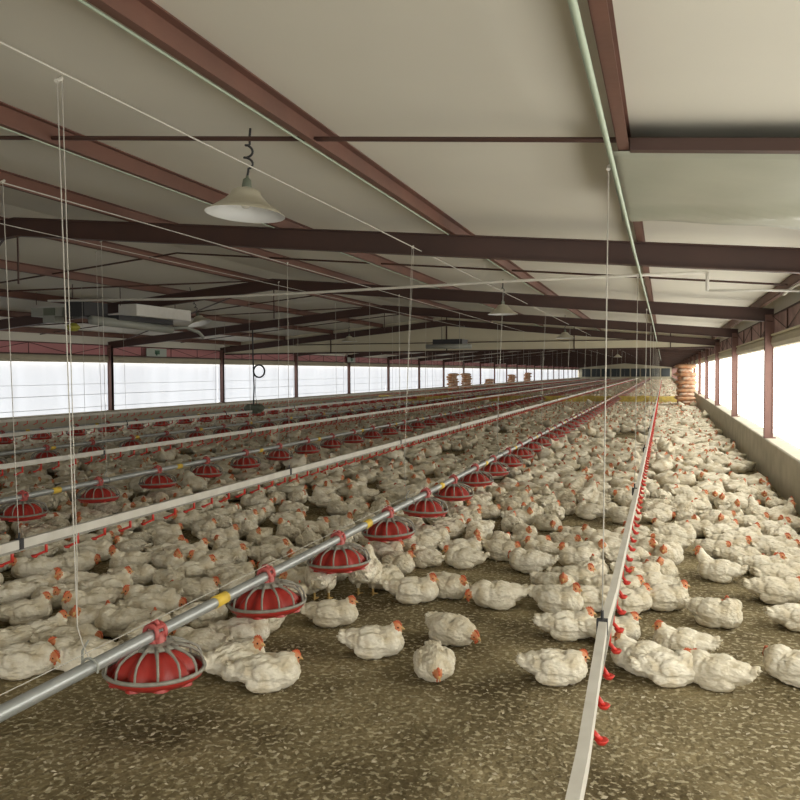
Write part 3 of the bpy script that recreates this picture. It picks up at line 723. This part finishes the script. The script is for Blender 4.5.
POSE = {
 'S':  dict(head=(.100, 0, .164), mid=(.098, 0, .135), dir=(0, -.12), text='sitting head up'),
 'SL': dict(head=(.082, .035, .158), mid=(.090, .02, .132), dir=(.9, -.2), text='sitting head turned'),
 'SR': dict(head=(.082, -.035, .158), mid=(.090, -.02, .132), dir=(-.9, -.2), text='sitting head turned'),
 'F':  dict(head=(.110, .008, .140), mid=(.095, 0, .125), dir=(.25, -.3), fat=1.08, text='resting neck drawn in'),
 'L':  dict(head=(.152, .01, .085), mid=(.125, 0, .100), dir=(.25, -.35), fat=1.05, text='lying head low'),
 'M':  dict(head=(.138, -.028, .102), mid=(.112, -.01, .108), dir=(-.6, -.5), text='lying head low'),
 'T':  dict(head=(.040, .066, .138), mid=(.085, .050, .130), dir=(2.5, -.25), spread=.6, text='lying head tucked back'),
 'G':  dict(head=(.125, .01, .215), mid=(.112, 0, .165), dir=(.1, 0.), text='sitting neck stretched up'),
 'K':  dict(head=(.130, 0, .175), mid=(.115, 0, .145), dir=(0, -.3), up=.085, tilt=.12, text='standing'),
 'KP': dict(head=(.165, 0, .110), mid=(.135, 0, .135), dir=(0, -.4), up=.085, tilt=.25, text='standing head down'),
}
BIRD = {}
for i, (k, sp) in enumerate(POSE.items()): BIRD[k] = make_bird(sp, 3.7*i+1)
def np_mesh(m2):
    nv = len(m2.vertices); v = np.empty(nv*3, 'f'); m2.vertices.foreach_get('co', v); v = v.reshape(-1, 3)
    m2.calc_loop_triangles(); nt_ = len(m2.loop_triangles)
    t = np.empty(nt_*3, 'i'); m2.loop_triangles.foreach_get('vertices', t)
    mi = np.empty(nt_, 'i'); m2.loop_triangles.foreach_get('material_index', mi)
    return v, t.reshape(-1, 3), mi
def lod(key, target):
    m2, cb_, bk, wt, ey = BIRD[key]
    o = bpy.data.objects.new('tmp', m2); COL.objects.link(o)
    d = o.modifiers.new('d', 'DECIMATE'); d.ratio = max(.002, target/len(m2.polygons)/2)
    dg = bpy.context.evaluated_depsgraph_get(); dg.update()
    m3 = bpy.data.meshes.new_from_object(o.evaluated_get(dg)); bpy.data.objects.remove(o)
    v, t, mi = np_mesh(m3); bpy.data.meshes.remove(m3)
    # recolour the face by place (decimation keeps indices only roughly) and add the comb and beak
    for mb, slot in ((cb_, 3), (bk, 4)):
        if target < 90 and slot == 4: continue
        tv = np.array([list(p) for p in mb.v], 'f'); tri = []
        for f in mb.f:
            for q in range(1, len(f)-1): tri.append((f[0], f[q], f[q+1]))
        b = len(v); v = np.vstack([v, tv]); t = np.vstack([t, np.array(tri, 'i')+b]); mi = np.concatenate([mi, np.full(len(tri), slot, 'i')])
    return v, t, mi
LOD = {k: (lod(k, 420), lod(k, 150), lod(k, 60)) for k in POSE}

# where each bird lies: those the photograph shows best first, then the dense flock around them
MAN = [ # px, py (lowest edge), heading in the picture (0 right, 90 away, 180 left, -90 to the camera), pose
 (35,581,178,'F'),(74,576,10,'M'),(131,575,178,'S'),(135,590,-20,'L'),(38,601,5,'S'),(76,598,165,'SL'),(110,602,15,'S'),(150,616,165,'F'),
 (26,628,5,'S'),(8,612,190,'F'),(42,652,18,'S'),(90,637,200,'SL'),(124,641,165,'SR'),(16,660,205,'L'),(24,682,-15,'M'),(82,676,160,'F'),
 (189,567,8,'S'),(195,586,5,'S'),(170,597,-70,'M'),(231,560,160,'S'),(234,588,10,'F'),(270,566,0,'S'),(203,632,20,'F'),(198,664,150,'F'),
 (243,650,0,'S'),(236,684,25,'SR'),(268,694,0,'F'),
 (322,606,82,'KP'),(366,601,80,'K'),(332,630,-14,'S'),(375,662,-10,'S'),(384,566,10,'F'),(398,577,-60,'SL'),(386,594,60,'T'),(414,606,-14,'S'),
 (434,687,-88,'L'),(452,650,-50,'L'),(449,602,-50,'F'),(497,611,188,'L'),(463,560,0,'S'),(503,563,-40,'F'),(543,562,178,'S'),(432,549,10,'F'),
 (578,570,195,'S'),(592,586,60,'SL'),(556,603,-40,'SR'),(558,617,-28,'S'),(592,613,0,'F'),(568,643,0,'S'),(612,648,8,'S'),(556,688,0,'F'),
 (628,617,20,'S'),(664,613,5,'S'),(650,597,178,'S'),(659,583,-60,'SR'),(668,567,-110,'F'),(682,662,175,'S'),(642,679,160,'S'),(668,690,20,'F'),(716,694,165,'F'),
 (716,631,-25,'T'),(719,584,170,'G'),(764,578,0,'S'),(731,557,-30,'F'),(776,606,5,'F'),(798,634,20,'F'),(798,690,160,'M'),(770,557,0,'S'),(797,578,180,'F'),
 (668,541,165,'S'),(688,531,-70,'F'),(694,508,5,'S'),(719,527,-20,'F'),(716,505,-100,'F'),(745,515,0,'F'),(772,541,10,'S'),(741,487,180,'S'),(757,499,0,'S'),
 (465,523,0,'F'),(450,535,30,'F'),(486,520,-20,'F'),(520,527,0,'SR'),(548,533,-60,'M'),(575,545,185,'F'),(600,551,170,'S'),
 (312,540,0,'S'),(290,530,0,'F'),(345,545,0,'F'),(325,508,0,'L'),(294,500,-20,'F'),(362,503,180,'S'),(243,531,-10,'S'),(221,549,-10,'S'),(250,527,10,'F'),(190,531,180,'F'),(165,545,0,'F'),(95,552,0,'F'),(117,538,180,'F'),(55,560,150,'F'),
 (46,520,100,'K'),(140,502,80,'K'),
]
placed = []            # x, y, yaw, pose, scale
cell = {}
def ok(x, y, yaw, r=.163, dx=.072):
    ps = [(x+dx*c(yaw), y+dx*s(yaw)), (x-dx*c(yaw), y-dx*s(yaw))]
    for (a, b) in ps:
        ci, cj = int(a//.3), int(b//.3)
        for i in (-1, 0, 1):
            for j in (-1, 0, 1):
                for (u, v) in cell.get((ci+i, cj+j), ()):
                    if (u-a)**2+(v-b)**2 < r*r: return False
    return True
def put(x, y, yaw, pose, sc_):
    placed.append((x, y, yaw, pose, sc_))
    for q in (.072, -.072):
        a, b = x+q*c(yaw), y+q*s(yaw); cell.setdefault((int(a//.3), int(b//.3)), []).append((a, b))
for (px, py, hd_, pose) in MAN:
    x, y = ground(px, py); d = math.hypot(x, y); ux, uy = x/d, y/d
    a = math.radians(hd_); back = .080 + .045*abs(s(a))
    x += ux*back; y += uy*back
    yaw = math.atan2(c(a)*(-ux)+s(a)*uy, c(a)*uy+s(a)*ux)
    x = min(XR-.12, max(XL+.15, x))
    sc_ = random.uniform(.95, 1.05)*.95
    put(x, y, yaw, pose, sc_)
NMAN = len(placed)
BARE = [[(262,640),(300,618),(345,632),(342,668),(405,676),(405,900),(240,900),(262,700)],
        [(402,566),(440,564),(520,566),(565,574),(530,590),(525,620),(548,648),(606,655),(585,900),(402,900),(402,690),(480,640),(430,612),(390,612),(340,600),(345,585),(400,590)],
        [(672,548),(690,533),(712,545),(710,560),(745,590),(745,596),(800,612),(800,900),(640,900),(652,640),(690,632),(690,600)],
        [(688,512),(725,510),(712,518),(700,530),(690,522)], [(298,498),(350,520),(332,530),(300,522)], [(240,540),(290,545),(262,556),(238,550)],
        [(690,480),(715,482),(715,488),(690,487)], [(400,560),(420,575),(395,600),(345,600),(348,575)], [(20,540),(60,545),(52,552),(15,550)], [(60,604),(85,600),(80,612),(60,612)], [(490,534),(520,532),(505,541)]]
def inside(px, py, poly):
    r = False; j = len(poly)-1
    for i in range(len(poly)):
        (xi, yi), (xj, yj) = poly[i], poly[j]
        if (yi > py) != (yj > py) and px < (xj-xi)*(py-yi)/(yj-yi)+xi: r = not r
        j = i
    return r
rnd = random.Random(11)
POSES = ['S', 'SL', 'SR', 'F', 'F', 'F', 'L', 'L', 'M', 'M', 'T', 'T', 'S']
def fill(ya, yb_, tries):
    for _ in range(tries):
        x = rnd.uniform(XL+.15, XR-.13); y = rnd.uniform(ya, yb_)
        p = see(x, y, .05)
        if p is None or not (-70 < p[0] < 870) or p[1] > 672: continue
        if p[1] > 500 and any(inside(p[0], p[1]+3, b) for b in BARE): continue
        if p[1] > 600 and p[0] > 285: continue
        if noise.noise(Vector((x*.8, y*.8, 5.1))) > .34 and p[1] > 420: continue
        base = noise.noise(Vector((x*.35, y*.35, 1.7)))*5 + (0 if rnd.random() < .6 else PI)
        yaw = base + rnd.gauss(0, .7)
        r = .157 if y < 30 else .166
        mg = .10+.10*abs(c(yaw))
        if x > XR-mg or x < XL+mg or abs(y-33.7) < .55: continue
        if not ok(x, y, yaw, r): continue
        t = rnd.random()+(.1 if y < 7 else 0); pose = rnd.choice(POSES)
        if t < .02: pose = 'K'
        elif t < .03: pose = 'KP'
        elif t < .045: pose = 'G'
        put(x, y, yaw, pose, rnd.uniform(.86, 1.03))
fill(1.5, 6, 20000); fill(6, 12, 34000); fill(12, 22, 50000); fill(22, 40, 60000); fill(40, 70, 60000); fill(70, 123, 70000)

def px_size(b): return see(b[0], b[1], .08)[2]
order = sorted(range(len(placed)), key=lambda i: px_size(placed[i]))
def in_frame(b):
    p = see(b[0], b[1], .08); return -12 < p[0] < 812 and p[1] < 700
vis = [i for i in order if in_frame(placed[i])]
NIND, NPART = 300, 150
ind = vis[:NIND]; rest = [i for i in order if i not in set(ind)]
STRIP = [(-.185, 'bright wall and first drinker line'), (-1.75, 'first drinker and first feeder lines'), (-3.25, 'first feeder and second drinker lines'), (-4.7, 'second drinker and second feeder lines'),
         (-5.9, 'second feeder and third drinker lines'), (-7.5, 'third drinker and third feeder lines'), (-8.9, 'third feeder and fourth drinker lines'), (-99, 'fourth drinker line and far wall')]
count = {}
base_obj = {}
def facing(x, y, yaw):
    d = math.hypot(x, y); ux, uy = x/d, y/d
    f = c(yaw)*ux+s(yaw)*uy; r = c(yaw)*uy-s(yaw)*ux
    return 'facing away' if f > .75 else 'facing camera' if f < -.75 else 'facing right' if r > 0 else 'facing left'
for j, i in enumerate(ind):
    x, y, yaw, pose, sc_ = placed[i]
    m2, cb_, bk, wt, ey = BIRD[pose]
    full = j < NPART
    key = (pose, full)
    if key not in base_obj:
        if full:
            o = bpy.data.objects.new('chicken', m2); COL.objects.link(o)
            a1 = cb_.build('comb', M['comb'], o); a2 = bk.build('beak', M['beak'], o); a3 = wt.build('wattle', M['comb'], o, True)
            nv_, nf_ = len(ey.v)//2, len(ey.f)//2; es = []
            for h_ in (0, 1):
                e1 = MB(); e1.add(ey.v[h_*nv_:(h_+1)*nv_], [tuple(q-h_*nv_ for q in f) for f in ey.f[h_*nf_:(h_+1)*nf_]]); es.append(e1.build('eye', M['eye'], o))
            base_obj[key] = (o, [(q, []) for q in [a1, a2, a3]+es])
        else:
            mj = m2.copy(); bm = bmesh.new(); bm.from_mesh(mj)
            for mb, slot in ((cb_, 3), (bk, 4), (wt, 3)):
                vv = [bm.verts.new(Vector(p)) for p in mb.v]
                for f in mb.f:
                    q = bm.faces.new([vv[t] for t in f]); q.material_index = slot
            bm.to_mesh(mj); bm.free()
            o = bpy.data.objects.new('chicken', mj); COL.objects.link(o); base_obj[key] = (o, [])
    else:
        b0, kids = base_obj[key]; o = copy_thing(b0, kids)
    o.location = (x, y, 0); o.rotation_euler = (0, 0, yaw); o.scale = (sc_, sc_*rnd.uniform(.95, 1.06), sc_*rnd.uniform(.95, 1.06))
    st = next(k for k, (xx, _) in enumerate(STRIP) if x > xx)
    count[st] = count.get(st, 0)
    o['_st'] = st; o['_y'] = math.hypot(x, y); base_obj.setdefault('all', []).append((st, math.hypot(x, y), o, x, y, yaw, pose))
for st, d, o, x, y, yaw, pose in sorted(base_obj['all'], key=lambda t: (t[0], t[1])):
    k = count[st]; count[st] += 1
    del o['_st']; del o['_y']
    tag(o, 'chicken %s %s, %s nearest between %s' % (POSE[pose]['text'], facing(x, y, yaw), nth(k), STRIP[st][1]), 'chicken', 'white chickens on the litter')

# the rest of the flock, far too many to tell apart
Vs, Ts, Ms = [], [], []; base = 0
for i in rest:
    x, y, yaw, pose, sc_ = placed[i]
    d = px_size(placed[i]); v, t, mi = LOD[pose][0 if d < 14 else 1 if d < 30 else 2]
    cc, ss = c(yaw)*sc_, s(yaw)*sc_
    w = np.empty_like(v); w[:, 0] = v[:, 0]*cc - v[:, 1]*ss + x; w[:, 1] = v[:, 0]*ss + v[:, 1]*cc + y; w[:, 2] = v[:, 2]*sc_
    Vs.append(w); Ts.append(t+base); Ms.append(mi); base += len(v)
V = np.vstack(Vs).astype('f'); T_ = np.vstack(Ts).astype('i'); Mi = np.concatenate(Ms).astype('i')
me = bpy.data.meshes.new('flock'); me.vertices.add(len(V)); me.vertices.foreach_set('co', V.ravel())
me.loops.add(T_.size); me.loops.foreach_set('vertex_index', T_.ravel())
me.polygons.add(len(T_)); me.polygons.foreach_set('loop_start', np.arange(0, T_.size, 3, dtype='i')); me.polygons.foreach_set('material_index', Mi)
for mm in ('feather', 'face', 'leg', 'comb', 'beak', 'eye'): me.materials.append(M[mm])
me.update(calc_edges=True); me.validate(); me.shade_smooth()
fo = bpy.data.objects.new('flock', me); COL.objects.link(fo); fo['kind'] = 'stuff'; fo['label'] = 'dense flock of white chickens filling the house beyond the nearest birds'
print('birds', len(placed), 'flock tris', len(T_))

# loose shavings and feathers on the litter
fk = MB(); rn = random.Random(5)
for _ in range(9000):
    u = rn.random(); y = 1.3 + 8.5*u*u; x = rn.uniform(-4.5, 1.15)
    p = see(x, y, 0)
    if p is None or not (-30 < p[0] < 830) or p[1] > 830: continue
    if p[1] < 520: continue
    a = rn.uniform(0, 2*PI); l = rn.uniform(.004, .013); w = l*rn.uniform(.3, .7); z = rn.uniform(.002, .006); h_ = rn.uniform(-.003, .004)
    ca, sa = c(a), s(a)
    P4 = [(l, 0, z+h_), (0, w, z+.003), (-l, 0, z-h_*.5), (0, -w, z)]
    fk.add([(x+q[0]*ca-q[1]*sa, y+q[0]*sa+q[1]*ca, max(.001, q[2])) for q in P4], [(0, 1, 2, 3)])
o = fk.build('litter', M['flake']); o['kind'] = 'stuff'; o['label'] = 'pale shavings and small feathers strewn over the brown litter'

# ------------------------------------------------------------------ light
w = bpy.data.worlds.new('overcast'); SC.world = w; w.use_nodes = True
bg = w.node_tree.nodes['Background']; bg.inputs['Color'].default_value = (1, .98, .94, 1); bg.inputs['Strength'].default_value = 5.2
la = bpy.data.lights.new('doorway_daylight', 'AREA'); la.shape = 'RECTANGLE'; la.size = dx1-dx0; la.size_y = dz
la.cycles.is_portal = True
lo_ = bpy.data.objects.new('doorway_daylight', la); COL.objects.link(lo_); lo_.location = ((dx0+dx1)/2, Y0-.1, dz/2); lo_.rotation_euler = (PI/2, 0, 0)
SC.view_settings.view_transform = 'Standard'; SC.view_settings.look = 'None'; SC.view_settings.gamma = 1; SC.view_settings.use_curve_mapping = False
SC.view_settings.exposure = 0.0
SC.cycles.use_denoising = True
SC.cycles.max_bounces = 7; SC.cycles.diffuse_bounces = 5; SC.cycles.glossy_bounces = 2; SC.cycles.transmission_bounces = 2; SC.cycles.sample_clamp_indirect = 6
